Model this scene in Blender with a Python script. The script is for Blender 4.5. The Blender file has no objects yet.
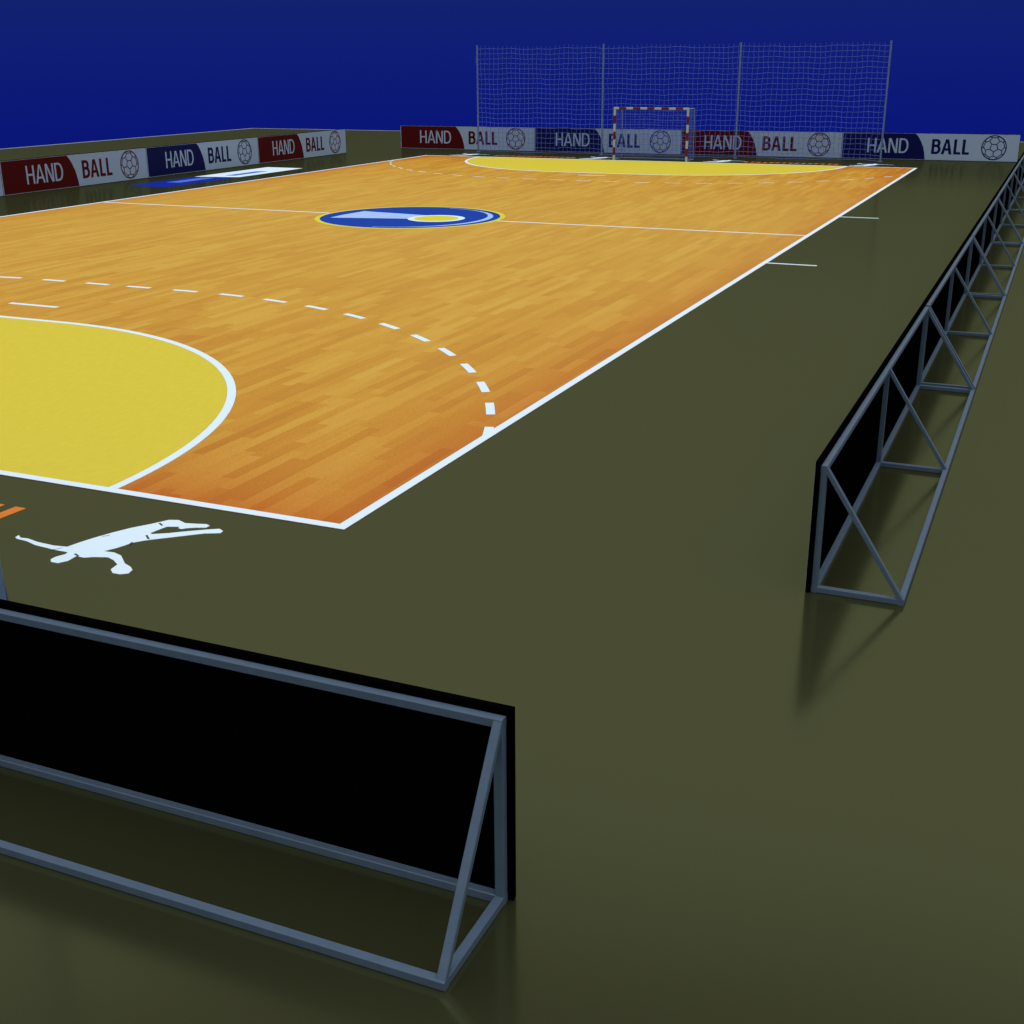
import bpy, bmesh, math, random
from mathutils import Vector, Matrix
random.seed(7)
scene = bpy.context.scene
COL = scene.collection

# ------------------------------------------------------------------ materials
def mat(name):
    m = bpy.data.materials.new(name); m.use_nodes = True
    nt = m.node_tree
    for n in list(nt.nodes):
        nt.nodes.remove(n)
    return m, nt, nt.nodes, nt.links

def noise_color(nt, base, amount, scale, stretch=(1, 1, 1), detail=4):
    """base colour with a little procedural mottling -> socket"""
    N, L = nt.nodes, nt.links
    tc = N.new('ShaderNodeTexCoord'); mp = N.new('ShaderNodeMapping')
    mp.inputs['Scale'].default_value = stretch
    L.new(tc.outputs['Object'], mp.inputs['Vector'])
    nz = N.new('ShaderNodeTexNoise'); nz.inputs['Scale'].default_value = scale
    nz.inputs['Detail'].default_value = detail
    L.new(mp.outputs['Vector'], nz.inputs['Vector'])
    mx = N.new('ShaderNodeMix'); mx.data_type = 'RGBA'
    mx.inputs['A'].default_value = tuple(c * (1 - amount) for c in base) + (1,)
    mx.inputs['B'].default_value = tuple(min(1, c * (1 + amount)) for c in base) + (1,)
    L.new(nz.outputs['Fac'], mx.inputs['Factor'])
    return mx.outputs['Result'], nz

def coated(name, base, gloss=0.08, rough=0.15, tint=(1, 1, 1), amount=0.05, scale=6, stretch=(1, 1, 1), color_socket=None):
    """diffuse paint or lacquer with a thin even sheen"""
    m, nt, N, L = mat(name)
    out = N.new('ShaderNodeOutputMaterial')
    d = N.new('ShaderNodeBsdfDiffuse'); g = N.new('ShaderNodeBsdfGlossy')
    g.inputs['Roughness'].default_value = rough
    g.inputs['Color'].default_value = tuple(tint) + (1,)
    mx = N.new('ShaderNodeMixShader'); mx.inputs[0].default_value = gloss
    c = color_socket(nt) if color_socket else noise_color(nt, base, amount, scale, stretch)[0]
    L.new(c, d.inputs['Color'])
    L.new(d.outputs[0], mx.inputs[1]); L.new(g.outputs[0], mx.inputs[2])
    L.new(mx.outputs[0], out.inputs['Surface'])
    return m

def principled(name, base, rough=0.5, metallic=0.0, spec=0.5, amount=0.06, scale=8):
    m, nt, N, L = mat(name)
    out = N.new('ShaderNodeOutputMaterial'); p = N.new('ShaderNodeBsdfPrincipled')
    c, nz = noise_color(nt, base, amount, scale)
    L.new(c, p.inputs['Base Color'])
    p.inputs['Roughness'].default_value = rough
    p.inputs['Metallic'].default_value = metallic
    p.inputs['Specular IOR Level'].default_value = spec
    L.new(p.outputs[0], out.inputs['Surface'])
    return m

def plank_color(nt):
    """strip parquet running along Y: 0.13 m strips, 1.5 m boards, each its own tone"""
    N, L = nt.nodes, nt.links
    def M(op, a, b=None, c=None):
        n = N.new('ShaderNodeMath'); n.operation = op
        for i, v in enumerate((a, b, c)):
            if v is None: continue
            if isinstance(v, (int, float)): n.inputs[i].default_value = v
            else: L.new(v, n.inputs[i])
        return n.outputs[0]
    tc = N.new('ShaderNodeTexCoord'); sp = N.new('ShaderNodeSeparateXYZ')
    L.new(tc.outputs['Object'], sp.inputs[0])
    x, y = sp.outputs[0], sp.outputs[1]
    def boards(w, l, seed):
        row = M('FLOOR', M('DIVIDE', x, w))
        wn = N.new('ShaderNodeTexWhiteNoise'); wn.noise_dimensions = '1D'
        L.new(M('ADD', row, seed), wn.inputs['W'])
        yo = M('ADD', M('DIVIDE', y, l), M('MULTIPLY', wn.outputs['Value'], 7.3))
        idx = M('FLOOR', yo)
        cb = N.new('ShaderNodeCombineXYZ')
        L.new(row, cb.inputs[0]); L.new(idx, cb.inputs[1]); cb.inputs[2].default_value = seed
        w2 = N.new('ShaderNodeTexWhiteNoise'); w2.noise_dimensions = '3D'
        L.new(cb.outputs[0], w2.inputs['Vector'])
        return w2.outputs['Value']
    b1 = boards(0.15, 1.25, 3.0)
    b2 = boards(0.45, 3.4, 11.0)
    mp = N.new('ShaderNodeMapping'); mp.inputs['Scale'].default_value = (5.0, 0.55, 1)
    L.new(tc.outputs['Object'], mp.inputs['Vector'])
    gr = N.new('ShaderNodeTexNoise'); gr.inputs['Scale'].default_value = 1.6; gr.inputs['Detail'].default_value = 7
    gr.inputs['Roughness'].default_value = 0.65
    L.new(mp.outputs[0], gr.inputs['Vector'])
    fine = N.new('ShaderNodeTexNoise'); fine.inputs['Scale'].default_value = 38; fine.inputs['Detail'].default_value = 3
    L.new(tc.outputs['Object'], fine.inputs['Vector'])
    v = M('ADD', M('MULTIPLY', b1, 0.36), M('MULTIPLY', b2, 0.20))
    v = M('ADD', v, M('MULTIPLY', gr.outputs['Fac'], 0.42))
    v = M('ADD', v, M('MULTIPLY', M('SUBTRACT', fine.outputs['Fac'], 0.5), 0.55))
    rp = N.new('ShaderNodeValToRGB'); L.new(v, rp.inputs[0])
    e = rp.color_ramp.elements
    e[0].position = 0.05; e[0].color = (0.42, 0.155, 0.014, 1)
    e[1].position = 1.0; e[1].color = (0.61, 0.40, 0.075, 1)
    k = rp.color_ramp.elements.new(0.45); k.color = (0.52, 0.245, 0.024, 1)
    k = rp.color_ramp.elements.new(0.65); k.color = (0.565, 0.305, 0.040, 1)
    # wood stained redder close to the ends and edges of the court
    dx = M('MINIMUM', M('MULTIPLY', x, -1.0), M('ADD', x, 20.0))
    dy = M('MINIMUM', y, M('SUBTRACT', 40.0, y))
    d = M('MINIMUM', M('MULTIPLY', dx, 1.3), M('MULTIPLY', dy, 0.85))
    t = M('POWER', 2.718, M('MULTIPLY', d, -0.95))
    t = M('MULTIPLY', t, M('ADD', 0.55, M('MULTIPLY', gr.outputs['Fac'], 0.7)))
    t = M('MINIMUM', t, 1.0)
    mx = N.new('ShaderNodeMix'); mx.data_type = 'RGBA'
    L.new(M('MULTIPLY', t, 0.95), mx.inputs['Factor']); L.new(rp.outputs[0], mx.inputs['A'])
    mul = N.new('ShaderNodeMix'); mul.data_type = 'RGBA'; mul.blend_type = 'MULTIPLY'
    mul.inputs['Factor'].default_value = 1.0
    L.new(rp.outputs[0], mul.inputs['A']); mul.inputs['B'].default_value = (0.84, 0.37, 0.22, 1)
    L.new(mul.outputs['Result'], mx.inputs['B'])
    # slow change from orange (this end) to straw (middle of the hall)
    far = M('MINIMUM', M('DIVIDE', dy, 16.0), 1.0)
    mx2 = N.new('ShaderNodeMix'); mx2.data_type = 'RGBA'; mx2.blend_type = 'MIX'
    L.new(M('MULTIPLY', far, 0.40), mx2.inputs['Factor'])
    L.new(mx.outputs['Result'], mx2.inputs['A']); mx2.inputs['B'].default_value = (0.58, 0.375, 0.075, 1)
    return mx2.outputs['Result']

M_FLOOR = coated('olive_sports_floor', (0.0215, 0.0235, 0.0105), 0.105, 0.15, (0.94, 0.97, 0.47), 0.05, 0.8)
M_WOOD = coated('court_parquet', None, 0.05, 0.14, (1, 0.95, 0.8), color_socket=plank_color)
M_LINE = coated('white_line_paint', (0.66, 0.80, 0.93), 0.05, 0.2, (1, 1, 1), 0.02, 5)
M_YELLOW = coated('yellow_area_paint', (0.62, 0.50, 0.042), 0.05, 0.2, (1, 1, 0.8), 0.10, 9, (2.5, 0.7, 1))
M_CBLUE = coated('circle_blue_paint', (0.0015, 0.040, 0.34), 0.04, 0.2, (1, 1, 1), 0.05, 4)
M_LIME = coated('circle_yellow_paint', (0.62, 0.58, 0.03), 0.04, 0.2, (1, 1, 1), 0.04, 4)
M_PALE = coated('circle_pale_paint', (0.34, 0.50, 0.84), 0.04, 0.2, (1, 1, 1), 0.15, 3)
M_ORANGE = coated('orange_paint', (0.62, 0.18, 0.02), 0.04, 0.2, (1, 1, 1), 0.03, 4)
M_NAVYMAT = coated('navy_paint', (0.006, 0.02, 0.30), 0.04, 0.2, (1, 1, 1), 0.05, 4)
M_MIDBLUE = coated('mid_blue_paint', (0.08, 0.16, 0.55), 0.04, 0.2, (1, 1, 1), 0.2, 3)
M_EDGE = coated('floor_edge_paint', (0.30, 0.33, 0.30), 0.05, 0.3, (1, 1, 1), 0.05, 4)
M_BLACK = principled('matt_black_board', (0.0008, 0.0008, 0.0008), 0.95, 0, 0.0, 0.1)
M_SHEET = principled('white_advert_sheet', (0.27, 0.35, 0.50), 0.6, 0, 0.1, 0.04, 5)
M_RED = principled('dark_red_print', (0.058, 0.0003, 0.0010), 0.6, 0, 0.1, 0.05, 5)
M_NAVY = principled('navy_print', (0.0005, 0.0022, 0.060), 0.6, 0, 0.1, 0.05, 5)
M_TUBE = principled('blue_grey_steel', (0.074, 0.112, 0.172), 0.6, 0.3, 0.3, 0.16, 14)
M_POLE = principled('grey_pole_metal', (0.12, 0.19, 0.32), 0.6, 0.2, 0.3, 0.1, 4)
M_NET = principled('pale_net_cord', (0.085, 0.125, 0.50), 0.8, 0, 0.1, 0.05, 3)
M_PWHITE = principled('white_post_paint', (0.30, 0.37, 0.40), 0.4, 0, 0.3, 0.03, 4)
M_PRED = principled('red_post_paint', (0.09, 0.002, 0.006), 0.4, 0, 0.3, 0.05, 4)

# ------------------------------------------------------------------ mesh tools
def link(name, bm, mats, parent=None, loc=None):
    me = bpy.data.meshes.new(name)
    bm.normal_update(); bm.to_mesh(me); bm.free()
    for m in (mats if isinstance(mats, (list, tuple)) else [mats]):
        me.materials.append(m)
    o = bpy.data.objects.new(name, me); COL.objects.link(o)
    if parent is not None: o.parent = parent
    if loc is not None: o.location = loc
    return o

def tag(o, label=None, cat=None, group=None, kind=None):
    if label: o['label'] = label
    if cat: o['category'] = cat
    if group: o['group'] = group
    if kind: o['kind'] = kind
    return o

def empty(name, loc=(0, 0, 0), rz=0):
    o = bpy.data.objects.new(name, None); COL.objects.link(o)
    o.empty_display_size = 0.3
    o.location = loc; o.rotation_euler = (0, 0, rz)
    return o

def box(bm, x0, x1, y0, y1, z0, z1, mi=0):
    vs = [bm.verts.new((x, y, z)) for z in (z0, z1) for y in (y0, y1) for x in (x0, x1)]
    for q in ((0, 2, 3, 1), (4, 5, 7, 6), (0, 1, 5, 4), (2, 6, 7, 3), (0, 4, 6, 2), (1, 3, 7, 5)):
        f = bm.faces.new([vs[i] for i in q]); f.material_index = mi

def slab(bm, pts, z0, z1, axis='z', mi=0):
    """solid from a flat outline; axis z: pts are (x,y). axis y: pts are (x,z), z0..z1 are y values"""
    def P(p, t): return (p[0], p[1], t) if axis == 'z' else (p[0], t, p[1])
    area = sum(pts[i][0] * pts[(i + 1) % len(pts)][1] - pts[(i + 1) % len(pts)][0] * pts[i][1] for i in range(len(pts)))
    if area < 0: pts = pts[::-1]
    a = [bm.verts.new(P(p, z0)) for p in pts]; b = [bm.verts.new(P(p, z1)) for p in pts]
    n = len(pts)
    lo, hi = list(reversed(a)), list(b)
    fs = [bm.faces.new(lo), bm.faces.new(hi)]
    for i in range(n):
        fs.append(bm.faces.new((a[i], a[(i + 1) % n], b[(i + 1) % n], b[i])))
    for f in fs: f.material_index = mi
    if axis == 'y':
        bmesh.ops.reverse_faces(bm, faces=fs)
    return fs

def strip(bm, left, right, z0, z1):
    """band between two polylines of (x,y)"""
    n = len(left)
    for i in range(n - 1):
        slab(bm, [left[i], left[i + 1], right[i + 1], right[i]], z0, z1)

def bar(bm, p, q, w=0.05, up=(0, 0, 1), mi=0, w2=None, bevel=0.0):
    """square tube from p to q"""
    p, q = Vector(p), Vector(q); d = (q - p).normalized(); u = Vector(up)
    s = d.cross(u)
    if s.length < 1e-4: s = d.cross(Vector((1, 0, 0)))
    s.normalize(); t = s.cross(d).normalized()
    a, b = w / 2, (w2 or w) / 2
    c = min(a, b) * 0.18
    prof = [(a - c, b), (a, b - c), (a, -b + c), (a - c, -b), (-a + c, -b), (-a, -b + c), (-a, b - c), (-a + c, b)]
    r0 = [bm.verts.new(p + s * x + t * y) for x, y in prof]
    r1 = [bm.verts.new(q + s * x + t * y) for x, y in prof]
    n = len(prof)
    for i in range(n):
        f = bm.faces.new((r0[i], r0[(i + 1) % n], r1[(i + 1) % n], r1[i])); f.material_index = mi
    bm.faces.new(r0[::-1]).material_index = mi; bm.faces.new(r1).material_index = mi

def rod(bm, p, q, r, n=12, mi=0, caps=True):
    p, q = Vector(p), Vector(q); d = (q - p).normalized()
    s = d.cross(Vector((0, 0, 1)))
    if s.length < 1e-3: s = Vector((1, 0, 0))
    s.normalize(); t = s.cross(d)
    r0 = [bm.verts.new(p + (s * math.cos(2 * math.pi * i / n) + t * math.sin(2 * math.pi * i / n)) * r) for i in range(n)]
    r1 = [bm.verts.new(q + (s * math.cos(2 * math.pi * i / n) + t * math.sin(2 * math.pi * i / n)) * r) for i in range(n)]
    for i in range(n):
        bm.faces.new((r0[i], r0[(i + 1) % n], r1[(i + 1) % n], r1[i])).material_index = mi
    if caps:
        bm.faces.new(r0[::-1]); bm.faces.new(r1)

def net_surface(bm, pts, nu, nv, r, closed=False):
    """cords along both directions of a grid of points pts[i][j]"""
    for i in range(nu):
        for j in range(nv):
            if i + 1 < nu: rod(bm, pts[i][j], pts[i + 1][j], r, 3, caps=False)
            if j + 1 < nv: rod(bm, pts[i][j], pts[i][j + 1], r, 3, caps=False)

# ------------------------------------------------------------------ the setting
FX0, FX1, FY0, FY1 = -40.9, 21.0, -17.5, 57.5
bm = bmesh.new(); box(bm, FX0, FX1, FY0, FY1, -0.12, 0.0)
floor = tag(link('floor', bm, M_FLOOR), kind='structure')
floor['label'] = 'dull olive sports hall floor around the wooden court'
bm = bmesh.new()
e = 0.22
box(bm, FX0, FX1, FY1 - e, FY1, 0.0, 0.004); box(bm, FX0, FX1, FY0, FY0 + e, 0.0, 0.004)
box(bm, FX0, FX0 + e, FY0 + e, FY1 - e, 0.0, 0.004); box(bm, FX1 - e, FX1, FY0 + e, FY1 - e, 0.0, 0.004)
t = tag(link('trim_1', bm, M_EDGE), kind='structure'); t['label'] = 'thin pale edging along the rim of the floor'

# ------------------------------------------------------------------ court
Z0, Z1, Z2, Z3, Z4 = 0.0, 0.004, 0.0055, 0.007, 0.0085
court = empty('handball_court', (-0.03, -0.035, 0), math.radians(-.11))
tag(court, 'large orange wooden plank handball court with white lines and two yellow goal areas', 'court')
bm = bmesh.new(); box(bm, -20, 0, 0, 40, Z0, Z1)
link('plank_surface', bm, M_WOOD, court)
LW = 0.10
bm = bmesh.new()
box(bm, -20, 0, 0, LW, Z1, Z3); box(bm, -20, 0, 40 - LW, 40, Z1, Z3)
box(bm, -20, -20 + LW, LW, 40 - LW, Z1, Z3); box(bm, -LW, 0, LW, 40 - LW, Z1, Z3)
link('boundary_line', bm, M_LINE, court)
bm = bmesh.new(); box(bm, -20 + LW, -LW, 20 - .045, 20 + .045, Z1, Z2)
link('halfway_line', bm, M_LINE, court)

def area_path(r, n=40):
    """outline of the area r metres from a 3 m goal, from right end to left end (near goal)"""
    p = []
    for i in range(n + 1):
        a = math.pi / 2 * i / n
        p.append((-8.5 + r * math.cos(a), r * math.sin(a)))
    for i in range(n + 1):
        a = math.pi / 2 + math.pi / 2 * i / n
        p.append((-11.5 + r * math.cos(a), r * math.sin(a)))
    return p

def end_map(p, far):
    return (-20 - p[0], 40 - p[1]) if far else p

for far in (False, True):
    where = 'at the far end' if far else 'at the near end'
    bm = bmesh.new()
    slab(bm, [end_map(p, far) for p in area_path(5.93)], Z1, Z2)
    link('goal_area', bm, M_YELLOW, court)
    bm = bmesh.new()
    strip(bm, [end_map(p, far) for p in area_path(6.03)], [end_map(p, far) for p in area_path(5.93)], Z1, Z2 + .0007)
    link('goal_area_line', bm, M_LINE, court)
    bm = bmesh.new()
    pts = [end_map(p, far) for p in ((-10.5, 6.87), (-9.5, 6.87), (-9.5, 6.97), (-10.5, 6.97))]
    slab(bm, pts, Z1, Z2); link('penalty_line', bm, M_LINE, court)
    # dashed nine metre line: dashes along the outline, symmetric about the goal
    R = 8.95
    amax = math.acos(8.5 / R)   # where the arc meets the sideline
    def along(s, r):
        """s = distance from the middle of the goal, positive to the right"""
        sg = 1 if s >= 0 else -1; s = abs(s)
        if s <= 1.5: return (-10 + sg * s, r)
        a = math.pi / 2 - (s - 1.5) / R
        return (-10 + sg * (1.5 + r * math.cos(a)), r * math.sin(a))
    smax = 1.5 + (math.pi / 2 - amax) * R
    for sg in (1, -1):
        k = 0
        while True:
            s0 = 0.21 + k * .999; s1 = s0 + 0.5
            if s0 > smax: break
            s1 = min(s1, smax + .1)
            n = 5
            hw = .03 if far else .05
            A = [along(sg * (s0 + (s1 - s0) * i / n), R + hw) for i in range(n + 1)]
            B = [along(sg * (s0 + (s1 - s0) * i / n), R - hw) for i in range(n + 1)]
            A = [(min(max(p[0], -20), 0), p[1]) for p in A]; B = [(min(max(p[0], -20), 0), p[1]) for p in B]
            bm = bmesh.new()
            strip(bm, [end_map(p, far) for p in A], [end_map(p, far) for p in B], Z1, Z2)
            link('line_dash', bm, M_LINE, court)
            k += 1

# centre circle with its emblem
cc = (-10.06, 19.99)
def ring_pts(c, r, n=96, a0=0, a1=2 * math.pi, close=False):
    m = n + 1 if close else n
    return [(c[0] + r * math.cos(a0 + (a1 - a0) * i / n), c[1] + r * math.sin(a0 + (a1 - a0) * i / n)) for i in range(m)]
bm = bmesh.new(); slab(bm, ring_pts(cc, 2.41), Z1, Z2 + .0002)
emb = link('centre_emblem', bm, M_LIME, court); emb['label'] = 'yellow-rimmed blue circle painted at the centre of the court'
bm = bmesh.new(); slab(bm, ring_pts(cc, 2.28), Z2, Z3); link('blue_disc', bm, M_CBLUE, emb)
# comet: broad pale tail from the left narrowing to a ring
yc = (-9.28, 19.90)
bm = bmesh.new()
slab(bm, [(-11.88, 19.10), (-11.90, 19.75), (-11.80, 20.68), (-11.50, 20.62), (-10.45, 20.50), (-9.75, 20.40), (-9.62, 19.62),
          (-10.15, 19.55), (-11.10, 19.30)], Z3, Z3 + .0008)
link('pale_tail', bm, M_PALE, emb)
bm = bmesh.new(); slab(bm, ring_pts(yc, 0.72, 48), Z3 + .0008, Z3 + .0016); link('pale_ring', bm, M_LINE, emb)
bm = bmesh.new(); slab(bm, ring_pts(yc, 0.56, 48), Z3 + .0016, Z3 + .0024); link('yellow_ball', bm, M_LIME, emb)
bm = bmesh.new()
a0, a1 = math.radians(88), math.radians(-88); n = 40
out_, in_ = [], []
for i in range(n + 1):
    a = a0 + (a1 - a0) * i / n; w = 0.03 + 0.13 * math.sin(math.pi * i / n) ** 2
    out_.append((cc[0] + 2.10 * math.cos(a), cc[1] + 2.10 * math.sin(a)))
    in_.append((cc[0] + (2.10 - w) * math.cos(a), cc[1] + (2.10 - w) * math.sin(a)))
strip(bm, out_, in_, Z3, Z3 + .0008)
link('pale_arc', bm, M_PALE, emb)

# ------------------------------------------------------------------ paint outside the court
for y, lab in ((23.87, 'short white substitution line beyond the halfway line, right of the court'),
               (15.72, 'short white substitution line before the halfway line, right of the court')):
    bm = bmesh.new(); box(bm, 0, 0.95, -0.045, 0.045, 0, 0.003)
    tag(link('substitution_line', bm, M_LINE, loc=(0, y, 0)), lab, 'line')

FIG = [[-2.45, -1.24], [-2.46, -1.19], [-2.4, -1.23], [-2.33, -1.22], [-2.2, -1.25], [-2.02, -1.26], [-1.9, -1.24], [-1.88, -1.14], [-1.84, -1.0],
       [-1.78, -0.84], [-1.71, -0.69], [-1.61, -0.54], [-1.54, -0.41], [-1.46, -0.38], [-1.36, -0.42], [-1.24, -0.39], [-1.18, -0.37], [-1.13, -0.39],
       [-1.13, -0.44], [-1.22, -0.48], [-1.28, -0.52], [-1.3, -0.55], [-1.34, -0.54], [-1.35, -0.51], [-1.45, -0.55], [-1.47, -0.65], [-1.48, -0.73], [-1.45,
       -0.74], [-1.34, -0.67], [-1.22, -0.57], [-1.1, -0.48], [-1.01, -0.42], [-0.95, -0.45], [-0.94, -0.5], [-1.06, -0.56], [-1.16, -0.65], [-1.27, -0.75],
       [-1.37, -0.84], [-1.41, -0.88], [-1.48, -0.97], [-1.48, -1.0], [-1.51, -1.1], [-1.56, -1.2], [-1.46, -1.19], [-1.37, -1.22], [-1.23, -1.34], [-1.14,
       -1.38], [-1.09, -1.42], [-1.07, -1.49], [-1.12, -1.53], [-1.19, -1.53], [-1.25, -1.48], [-1.27, -1.38], [-1.36, -1.32], [-1.44, -1.29], [-1.55,
       -1.33], [-1.61, -1.37], [-1.69, -1.37], [-1.68, -1.47], [-1.72, -1.54], [-1.79, -1.54], [-1.83, -1.5], [-1.83, -1.44], [-1.8, -1.37], [-1.81, -1.33],
       [-1.96, -1.33], [-2.17, -1.31], [-2.3, -1.27], [-2.41, -1.26]]
fc = (-1.70, -0.95)
bm = bmesh.new()
slab(bm, [(x - fc[0], y - fc[1]) for x, y in FIG], 0, 0.003)
fig0 = tag(link('player_silhouette', bm, M_LINE, loc=(fc[0], fc[1], 0)),
           'white leaping player silhouette painted on the olive floor before the near court corner', 'floor marking', 'player silhouettes')
# thin cuts in the paint (sleeve, waist, shorts and knee)
for a, b, w in (((-1.965, -1.345), (-1.915, -1.27), .008), ((-1.565, -.505), (-1.50, -.545), .018), ((-1.478, -.78), (-1.40, -.845), .018),
                ((-1.48, -.955), (-1.46, -1.01), .018), ((-1.735, -1.335), (-1.67, -1.365), .018), ((-1.80, -.945), (-1.755, -.905), .010)):
    bm = bmesh.new()
    v = Vector((b[0] - a[0], b[1] - a[1])); nrm = Vector((-v.y, v.x)).normalized() * w / 2
    slab(bm, [(a[0] - fc[0] + nrm.x, a[1] - fc[1] + nrm.y), (a[0] - fc[0] - nrm.x, a[1] - fc[1] - nrm.y),
              (b[0] - fc[0] - nrm.x, b[1] - fc[1] - nrm.y), (b[0] - fc[0] + nrm.x, b[1] - fc[1] + nrm.y)], 0.003, 0.0036)
    link('clothing_crease', bm, M_FLOOR, fig0)
for x, lab in ((-18.3, 'white player silhouette on the far floor strip, leftmost, before the red board'),
               (-12.45, 'white player silhouette on the far floor strip, just left of the goal'),
               (-7.3, 'white player silhouette on the far floor strip, just right of the goal'),
               (-1.7, 'white player silhouette on the far floor strip, rightmost, before the blue board')):
    c = fig0.copy(); COL.objects.link(c); c.location = (x, 40.9, 0); c.rotation_euler = (0, 0, math.pi)
    c['label'] = lab

def letter_bars(x0, x1):
    """row of slanted painted strokes, 0.12 wide, as the word reads in the photo"""
    bm = bmesh.new(); x = x0; i = 0
    while x > x1:
        slab(bm, [(x, 0.0), (x - .12, 0.0), (x - .16, -.72), (x - .04, -.72)], 0, 0.003)
        if i % 3 == 1:
            slab(bm, [(x - .13, -.30), (x - .25, -.30), (x - .256, -.42), (x - .136, -.42)], 0, 0.003)
        x -= 0.245; i += 1
    return bm
wd = tag(link('painted_lettering', letter_bars(0, -3.5), M_ORANGE, loc=(-2.89, -0.66, 0)),
         'orange lettering painted on the floor at the left edge, near the white silhouette', 'floor marking', 'orange floor lettering')
for x, lab in ((-17.1, 'thin orange lettering on the far floor strip, left of the goal'),
               (-6.5, 'thin orange lettering on the far floor strip, right of the goal')):
    c = wd.copy(); COL.objects.link(c); c.location = (x, 40.60, 0); c.scale = (1, .45, 1); c.rotation_euler = (0, 0, math.pi); c['label'] = lab

# blue and white floor sticker by the left boards
st = empty('floor_sticker', (-21.9, 28.3, 0))
tag(st, 'long blue and white advertising sticker on the floor before the left boards', 'floor sticker')
def stp(bm, pts, z0, z1): slab(bm, [(x + 21.9, y - 28.3) for x, y in pts], z0, z1)
bm = bmesh.new(); stp(bm, [(-22.72, 24.35), (-21.15, 24.35), (-21.15, 28.25), (-22.72, 27.85)], 0, .003); link('blue_half', bm, M_NAVYMAT, st)
bm = bmesh.new(); stp(bm, [(-22.72, 27.85), (-21.15, 28.25), (-21.15, 32.3), (-22.72, 32.3)], 0, .003); link('white_half', bm, M_LINE, st)
bm = bmesh.new()
stp(bm, [(-22.25, 25.7), (-21.75, 25.8), (-21.75, 27.7), (-22.25, 27.6)], .003, .004)
stp(bm, [(-22.0, 28.6), (-21.6, 28.7), (-21.6, 30.7), (-22.0, 30.5)], .003, .004)
link('pale_blue_print', bm, M_MIDBLUE, st)

# ------------------------------------------------------------------ advertising boards
BL, BH, BT = 6.61, 1.007, 0.034
TW, DEPTH = 0.046, 0.66   # tube, and how far back the feet stand

def stroke(bm, p, q, w, y0, y1):
    v = Vector((q[0] - p[0], q[1] - p[1])); n = Vector((-v.y, v.x)).normalized() * w / 2
    slab(bm, [(p[0] + n.x, p[1] + n.y), (p[0] - n.x, p[1] - n.y), (q[0] - n.x, q[1] - n.y), (q[0] + n.x, q[1] + n.y)], y0, y1, 'y')

def band(bm, outer, inner, y0, y1):
    for i in range(len(outer) - 1):
        slab(bm, [outer[i], outer[i + 1], inner[i + 1], inner[i]], y0, y1, 'y')

def glyph(bm, ch, x, z, w, h, s, y0, y1):
    """one condensed capital, width w, height h, stem s, lower left at x,z"""
    def R(a, b, c, d): slab(bm, [(x + a, z + c), (x + b, z + c), (x + b, z + d), (x + a, z + d)], y0, y1, 'y')
    hs = s * 0.85
    if ch == 'H':
        R(0, s, 0, h); R(w - s, w, 0, h); R(s, w - s, h * .5 - hs / 2, h * .5 + hs / 2)
    elif ch == 'A':
        m = w / 2; k = s * 1.05
        slab(bm, [(x, z), (x + k, z), (x + m + k * .12, z + h - hs * .6), (x + m + k * .55, z + h), (x + m - k * .55, z + h)], y0, y1, 'y')
        slab(bm, [(x + w, z), (x + m + k * .55, z + h), (x + m - k * .10, z + h - hs * .8), (x + w - k, z)], y0, y1, 'y')
        R(w * .22, w * .78, h * .24, h * .24 + hs)
    elif ch == 'N':
        R(0, s, 0, h); R(w - s, w, 0, h)
        slab(bm, [(x + s * .2, z + h), (x + s * 1.35, z + h), (x + w - s * .2, z), (x + w - s * 1.35, z)], y0, y1, 'y')
    elif ch == 'L':
        R(0, s, 0, h); R(s, w, 0, hs)
    elif ch in 'DB':
        R(0, s, 0, h)
        def bowl(zb, zt, ww):
            n = 14; rz = (zt - zb) / 2; zc = z + (zb + zt) / 2; rx = min(ww * .62, rz * 1.1); xc = ww - rx
            o, i_ = [(x + s, zc + rz)], [(x + s, zc + rz - hs)]
            for k in range(n + 1):
                a = math.pi / 2 - math.pi * k / n
                o.append((x + xc + rx * math.copysign(abs(math.cos(a)) ** .8, math.cos(a)), zc + rz * math.sin(a)))
                i_.append((x + xc + (rx - s) * math.copysign(abs(math.cos(a)) ** .8, math.cos(a)), zc + (rz - hs) * math.sin(a)))
            o.append((x + s, zc - rz)); i_.append((x + s, zc - rz + hs))
            band(bm, o, i_, y0, y1)
        if ch == 'D': bowl(0, h, w)
        else:
            bowl(h * .47, h, w * .93); bowl(0, h * .47 + hs, w)

def word(text, x, z, widths, gaps, h, s, y0, y1):
    bm = bmesh.new()
    for i, ch in enumerate(text):
        glyph(bm, ch, x, z, widths[i], h, s, y0, y1); x += widths[i] + (gaps[i] if i < len(gaps) else 0)
    return bm

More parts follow.
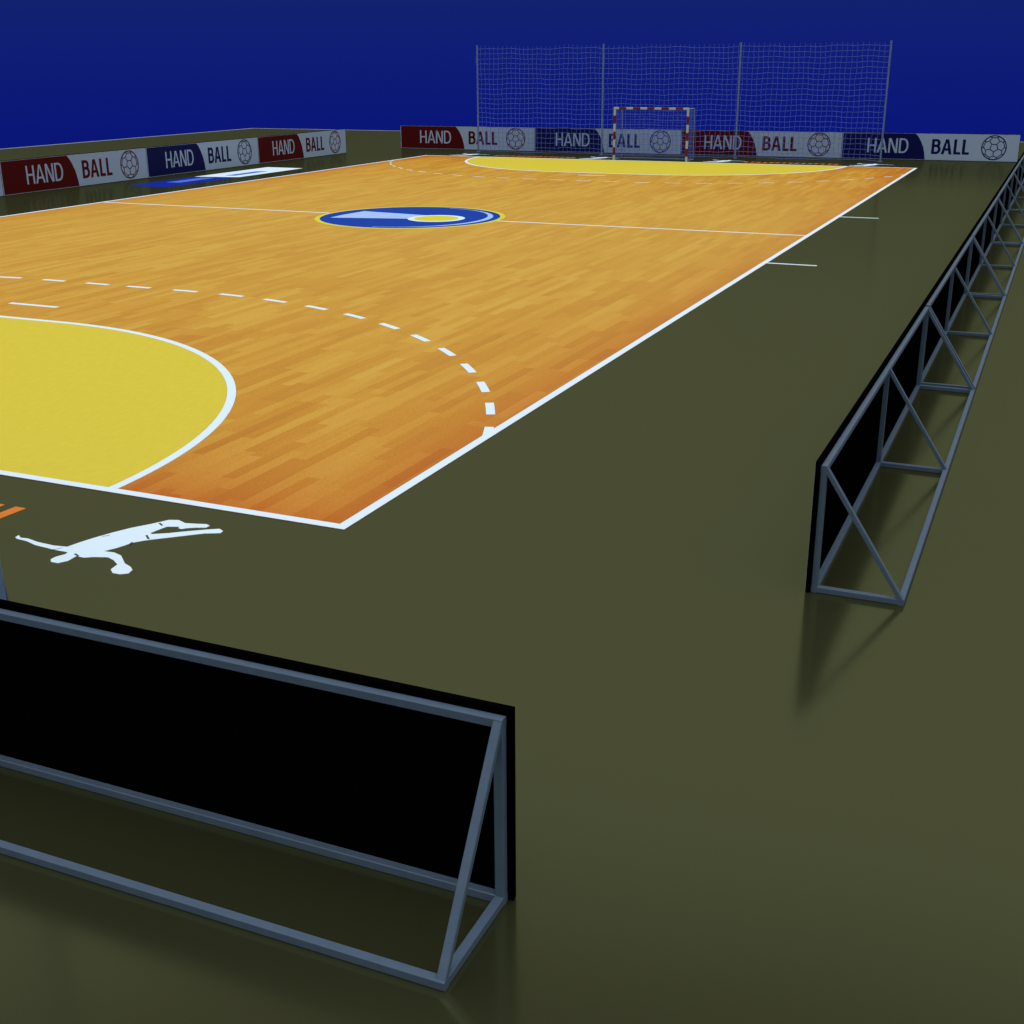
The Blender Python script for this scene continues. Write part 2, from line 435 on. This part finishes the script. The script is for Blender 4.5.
def ball_icon(cx, cz, R, y0, y1):
    bm = bmesh.new()
    n = 64
    o = [(cx + R * math.cos(2 * math.pi * i / n), cz + R * math.sin(2 * math.pi * i / n)) for i in range(n + 1)]
    i_ = [(cx + (R - .040) * math.cos(2 * math.pi * i / n), cz + (R - .040) * math.sin(2 * math.pi * i / n)) for i in range(n + 1)]
    band(bm, o, i_, y0, y1)
    # truncated icosahedron seen straight onto a pentagon (flat top edge)
    V = [Vector((0, 0, 1))]
    zz = 1 / math.sqrt(5); rr = 2 / math.sqrt(5)
    rot = -math.pi / 2
    for k in range(5):
        a = rot + 2 * math.pi * k / 5; V.append(Vector((rr * math.cos(a), rr * math.sin(a), zz)))
    for k in range(5):
        a = rot + 2 * math.pi * (k + .5) / 5; V.append(Vector((rr * math.cos(a), rr * math.sin(a), -zz)))
    V.append(Vector((0, 0, -1)))
    E = [(a, b) for a in range(12) for b in range(12) if a != b and (V[a] - V[b]).length < 1.1]
    pt = {(a, b): (V[a] * 2 + V[b]).normalized() for a, b in E}
    segs = [(pt[(a, b)], pt[(b, a)]) for a, b in E if a < b]
    for a in range(12):
        nb = [b for (q, b) in E if q == a]
        for i in range(5):
            for j in range(i):
                if (V[nb[i]] - V[nb[j]]).length < 1.1:
                    segs.append((pt[(a, nb[i])], pt[(a, nb[j])]))
    rr_ = R - .02
    for p, q in segs:
        if p.z < -0.02 or q.z < -0.02: continue
        m = 3
        for k in range(m):
            u = (p.lerp(q, k / m)).normalized(); v = (p.lerp(q, (k + 1) / m)).normalized()
            if (u.xy - v.xy).length < 1e-3: continue
            stroke(bm, (cx + u.x * rr_, cz + u.y * rr_), (cx + v.x * rr_, cz + v.y * rr_), .030, y0, y1)
    return bm

def make_board(color):
    root = empty('advertising_board')
    ink = M_RED if color == 'red' else M_NAVY
    L0 = BL - 0.004
    bm = bmesh.new(); box(bm, 0, L0, 0.0, BT, 0.004, BH)
    bmesh.ops.bevel(bm, geom=bm.edges[:], offset=.002, segments=1, affect='EDGES')
    link('panel', bm, M_BLACK, root)
    bm = bmesh.new(); box(bm, 0.008, L0 - .008, -0.003, 0.0, 0.012, BH - .014)
    sheet = link('advert_sheet', bm, M_SHEET, root)
    bm = bmesh.new()
    edge = [(2.80, BH - .022), (2.92, .86), (3.03, .68), (3.12, .48), (3.18, .26), (3.22, .026)]
    slab(bm, [(0.035, .026)] + [(0.035, BH - .022)] + edge, -0.005, -0.003, 'y')
    fld = link('coloured_field', bm, ink, sheet); fld['label'] = 'dark red field' if color == 'red' else 'navy blue field'
    bm = word('HAND', 1.00, .25, (.335, .39, .345, .355), (.04, .04, .055), .55, .068, -0.0065, -0.005)
    w1 = link('word_hand', bm, M_SHEET, sheet); w1['label'] = 'white word HAND'
    bm = word('BALL', 3.43, .235, (.345, .40, .26, .26), (.02, .055, .055), .56, .105, -0.005, -0.003)
    w2 = link('word_ball', bm, ink, sheet); w2['label'] = 'word BALL in the colour of the field'
    link('ball_emblem', ball_icon(5.71, .51, .46, -0.005, -0.003), ink, sheet)
    # steel frame behind
    h = TW / 2; yb = BT + h; yr = BT + DEPTH - h; xe = .028 + h
    xs = (xe, L0 / 2, L0 - xe); zt = BH - .035 - h
    bm = bmesh.new(); bar(bm, (xs[0] - h, yb, zt), (xs[2] + h, yb, zt), TW); link('top_rail', bm, M_TUBE, root)
    bm = bmesh.new(); bar(bm, (xs[0] - h, yb, h), (xs[2] + h, yb, h), TW); link('bottom_rail', bm, M_TUBE, root)
    bm = bmesh.new(); bar(bm, (xs[0] - h, yr, h), (xs[2] + h, yr, h), TW); link('rear_rail', bm, M_TUBE, root)
    for x in xs:
        bm = bmesh.new(); bar(bm, (x, yb, TW), (x, yb, zt - h), TW, (0, 1, 0)); link('upright', bm, M_TUBE, root)
        bm = bmesh.new(); bar(bm, (x, yb + h, h), (x, yr - h, h), TW); link('foot_bar', bm, M_TUBE, root)
        bm = bmesh.new(); bar(bm, (x, yb + h * .4, zt + h * .3), (x, yr + h * .3, h * 1.1), TW * .95, (0, 1, 0), w2=TW * .7)
        link('diagonal_brace', bm, M_TUBE, root)
    return root

def copy_tree(o, parent=None):
    c = o.copy(); COL.objects.link(c)
    if parent is not None: c.parent = parent
    for ch in list(o.children): copy_tree(ch, c)
    return c

proto = {}
def place_board(color, x, y, rz, label, group):
    if color not in proto:
        o = proto[color] = make_board(color)
    else:
        o = copy_tree(proto[color])
    o.location = (x, y, 0); o.rotation_euler = (0, 0, rz)
    tag(o, label, 'advertising board', group)
    return o

g = 'boards behind the far goal line'
for k, (c, lab) in enumerate((('red', 'dark red and white HAND BALL board, left end of the far row'),
                              ('blue', 'navy and white HAND BALL board behind the far goal'),
                              ('red', 'dark red and white HAND BALL board right of the far goal, behind the net'),
                              ('blue', 'navy and white HAND BALL board, right end of the far row'))):
    a = math.radians(.8)
    place_board(c, -23.20 + k * BL * math.cos(a), 43.76 + k * BL * math.sin(a), a, lab, g)
g = 'boards along the left sideline'
for k, c, lab in ((5, 'red', 'dark red and white HAND BALL board, far end of the left row'),
                  (4, 'blue', 'navy and white HAND BALL board in the middle of the left row'),
                  (3, 'red', 'dark red and white HAND BALL board starting at the left picture edge'),
                  (2, 'blue', 'board showing only a white sliver at the left picture edge')):
    place_board(c, -23.96, .50 + BL * k, math.pi / 2, lab, g)
g = 'boards along the right sideline seen from behind'
for k, lab in enumerate(('nearest board of the right row, black back and steel frame end towards the viewer',
                         'second board from the near end of the right row, seen from its black back',
                         'third board from the near end of the right row, seen from behind',
                         'fourth board from the near end of the right row, seen from behind',
                         'fifth board from the near end of the right row, seen from behind',
                         'farthest board of the right row, seen from behind below the far board')):
    place_board('blue' if k % 2 else 'red', 3.757 - .004 * k, .16 + BL + 6.645 * k, -math.pi / 2 + math.radians(.03), lab, g)
place_board('blue', 3.213, -3.903, math.pi, 'large black-backed board with blue-grey steel frame in the lower left foreground',
            'board behind the near goal line')

# ------------------------------------------------------------------ ball nets behind the goals
NL, NH = 17.04, 4.30
def make_net():
    root = empty('ball_net')
    for k in range(4):
        x = k * NL / 3
        bm = bmesh.new(); rod(bm, (x, 0, 0.02), (x, 0, NH + .05), .036, 14)
        rod(bm, (x, 0, 0), (x, 0, .02), .09, 16); rod(bm, (x, 0, NH + .05), (x, 0, NH + .07), .045, 14)
        link('pole', bm, M_POLE, root)
    cell = 0.198; nu = int(NL / cell) + 1; nv = 22
    rnd = random.Random(3)
    pts = []
    for i in range(nu):
        col = []
        for j in range(nv + 1):
            x = i * NL / (nu - 1); z = .05 + j * cell
            if j == nv: z = .05 + (nv - 1) * cell + .12
            sag = .02 * math.sin(x * 1.7 + j * .3) + .012 * math.sin(x * 5.1)
            y = -.055 + .03 * math.sin(x * 2.3 + j * .23)
            col.append(Vector((x + rnd.uniform(-.012, .012) + .015 * math.sin(j * .9 + i), y - .0, z + sag + rnd.uniform(-.010, .010))))
        pts.append(col)
    bm = bmesh.new()
    r = .0078
    for i in range(nu):
        for j in range(nv + 1):
            if i + 1 < nu and j < nv: rod(bm, pts[i][j], pts[i + 1][j], r, 3, caps=False)
            if j < nv: rod(bm, pts[i][j], pts[i][j + 1], r, 3, caps=False)
    link('net_mesh', bm, M_NET, root)
    return root
n0 = make_net(); n0.location = (-18.68, 42.5, 0); n0.rotation_euler = (0, 0, math.radians(.5))
tag(n0, 'tall pale ball net on four grey poles behind the far goal', 'net')
n1 = copy_tree(n0); n1.location = (-1.43, -2.4, 0); n1.rotation_euler = (0, 0, math.pi)
tag(n1, 'ball net whose end pole shows at the left picture edge above the foreground board', 'net')

# ------------------------------------------------------------------ goal
goal = empty('handball_goal', (-10.10, 40.05, .0085))
tag(goal, 'small red and white striped handball goal with net at the far end', 'goal')
PW = .08
def striped(name, a, b, cuts):
    """post from a to b; cuts = list of (t0,t1) red spans in metres from a"""
    a, b = Vector(a), Vector(b); L = (b - a).length; d = (b - a) / L
    bm = bmesh.new(); t = 0
    up = (0, 1, 0)
    for r0, r1 in cuts:
        if r0 > t: bar(bm, a + d * t, a + d * r0, PW, up, 0)
        bar(bm, a + d * r0, a + d * r1, PW, up, 1); t = r1
    if t < L: bar(bm, a + d * t, a + d * L, PW, up, 0)
    return link(name, bm, [M_PWHITE, M_PRED], goal)
for sx in (-1, 1):
    x = sx * 1.485
    striped('goal_post', (x, 0, 1.92), (x, 0, 0.0), [(.24, .54), (.84, 1.14), (1.43, 1.73)])
striped('crossbar', (-1.525, 0, 1.96), (1.525, 0, 1.96), [(.22 + .575 * k, .22 + .575 * k + .30) for k in range(5)])
bm = bmesh.new(); rr = .017
for sx in (-1, 1):
    x = sx * 1.48
    rod(bm, (x, .04, 1.94), (x, .93, 1.94), rr); rod(bm, (x, .93, 1.95), (x, .98, .02), rr); rod(bm, (x, .04, .02), (x, .98, .02), rr)
rod(bm, (-1.48, .98, .02), (1.48, .98, .02), rr); rod(bm, (-1.48, .93, 1.94), (1.48, .93, 1.94), rr)
link('back_frame', bm, M_POLE, goal)
bm = bmesh.new(); rnd = random.Random(5)
def J(v, a=.008): return Vector(v) + Vector((rnd.uniform(-a, a), rnd.uniform(-a, a), rnd.uniform(-a, a)))
def quadnet(f, nu, nv):
    pts = [[J(f(i / (nu - 1), j / (nv - 1))) for j in range(nv)] for i in range(nu)]
    net_surface(bm, pts, nu, nv, .0038)
quadnet(lambda u, v: (-1.47 + 2.94 * u, .965 - .045 * v + .03 * math.sin(u * 9), .03 + 1.90 * v), 29, 19)   # back
quadnet(lambda u, v: (-1.47 + 2.94 * u, .05 + .88 * v, 1.95 - .02 * math.sin(v * 3.1)), 29, 9)             # top
for sx in (-1, 1):
    quadnet(lambda u, v: (sx * 1.47, .05 + (.92 - .045 * v) * u, .03 + 1.90 * v), 9, 19)                  # sides
link('goal_net', bm, M_NET, goal)

# ------------------------------------------------------------------ light
w = bpy.data.worlds.new('hall_surroundings'); scene.world = w; w.use_nodes = True
nt = w.node_tree; N, L = nt.nodes, nt.links
for n in list(N): N.remove(n)
out = N.new('ShaderNodeOutputWorld'); bg = N.new('ShaderNodeBackground')
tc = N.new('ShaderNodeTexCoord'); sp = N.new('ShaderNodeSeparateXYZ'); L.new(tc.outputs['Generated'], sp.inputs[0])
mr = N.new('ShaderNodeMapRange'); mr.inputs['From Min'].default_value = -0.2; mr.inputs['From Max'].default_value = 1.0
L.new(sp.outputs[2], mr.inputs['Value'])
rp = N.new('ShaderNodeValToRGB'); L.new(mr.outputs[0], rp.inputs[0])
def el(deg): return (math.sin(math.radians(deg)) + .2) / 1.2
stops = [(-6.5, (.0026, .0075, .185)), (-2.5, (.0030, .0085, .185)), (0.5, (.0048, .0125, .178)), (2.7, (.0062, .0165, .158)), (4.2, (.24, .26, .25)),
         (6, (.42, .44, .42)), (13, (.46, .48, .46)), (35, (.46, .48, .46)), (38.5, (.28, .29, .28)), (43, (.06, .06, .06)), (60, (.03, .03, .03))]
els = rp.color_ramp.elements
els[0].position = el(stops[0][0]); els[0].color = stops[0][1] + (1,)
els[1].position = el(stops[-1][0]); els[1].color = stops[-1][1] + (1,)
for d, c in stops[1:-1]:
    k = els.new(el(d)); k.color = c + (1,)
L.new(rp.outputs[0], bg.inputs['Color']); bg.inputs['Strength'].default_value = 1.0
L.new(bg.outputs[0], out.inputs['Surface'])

sd = bpy.data.lights.new('overhead_light', 'SUN'); sd.energy = 2.95; sd.angle = math.radians(95); sd.color = (0.97, 0.99, 1.0)
so = bpy.data.objects.new('overhead_light', sd); COL.objects.link(so)
so.location = (-10, 20, 20); so.rotation_euler = (math.radians(6), math.radians(4), 0)

# ------------------------------------------------------------------ camera
px, py, pz, yaw, pit, rol, f, cx, cy = 5.13536, -8.30498, 3.66326, -0.413812, 0.348941, -0.005579, 1234.66, 512.0, 512.0
F = Vector((math.sin(yaw) * math.cos(pit), math.cos(yaw) * math.cos(pit), -math.sin(pit)))
Rr = Vector((math.cos(yaw), -math.sin(yaw), 0)); U = Rr.cross(F)
R2 = Rr * math.cos(rol) + U * math.sin(rol); U2 = -Rr * math.sin(rol) + U * math.cos(rol)
cam = bpy.data.cameras.new('camera'); co = bpy.data.objects.new('camera', cam); COL.objects.link(co)
m = Matrix((R2, U2, -F)).transposed().to_4x4(); m.translation = Vector((px, py, pz)); co.matrix_world = m
cam.sensor_fit = 'HORIZONTAL'; cam.sensor_width = 36; cam.lens = 36 * f / 1024
cam.shift_x = (512 - cx) / 1024; cam.shift_y = (cy - 512) / 1024
cam.clip_end = 500
scene.camera = co
scene.view_settings.view_transform = 'Standard'; scene.view_settings.look = 'None'
scene.view_settings.gamma = 1; scene.view_settings.exposure = 0; scene.view_settings.use_curve_mapping = False
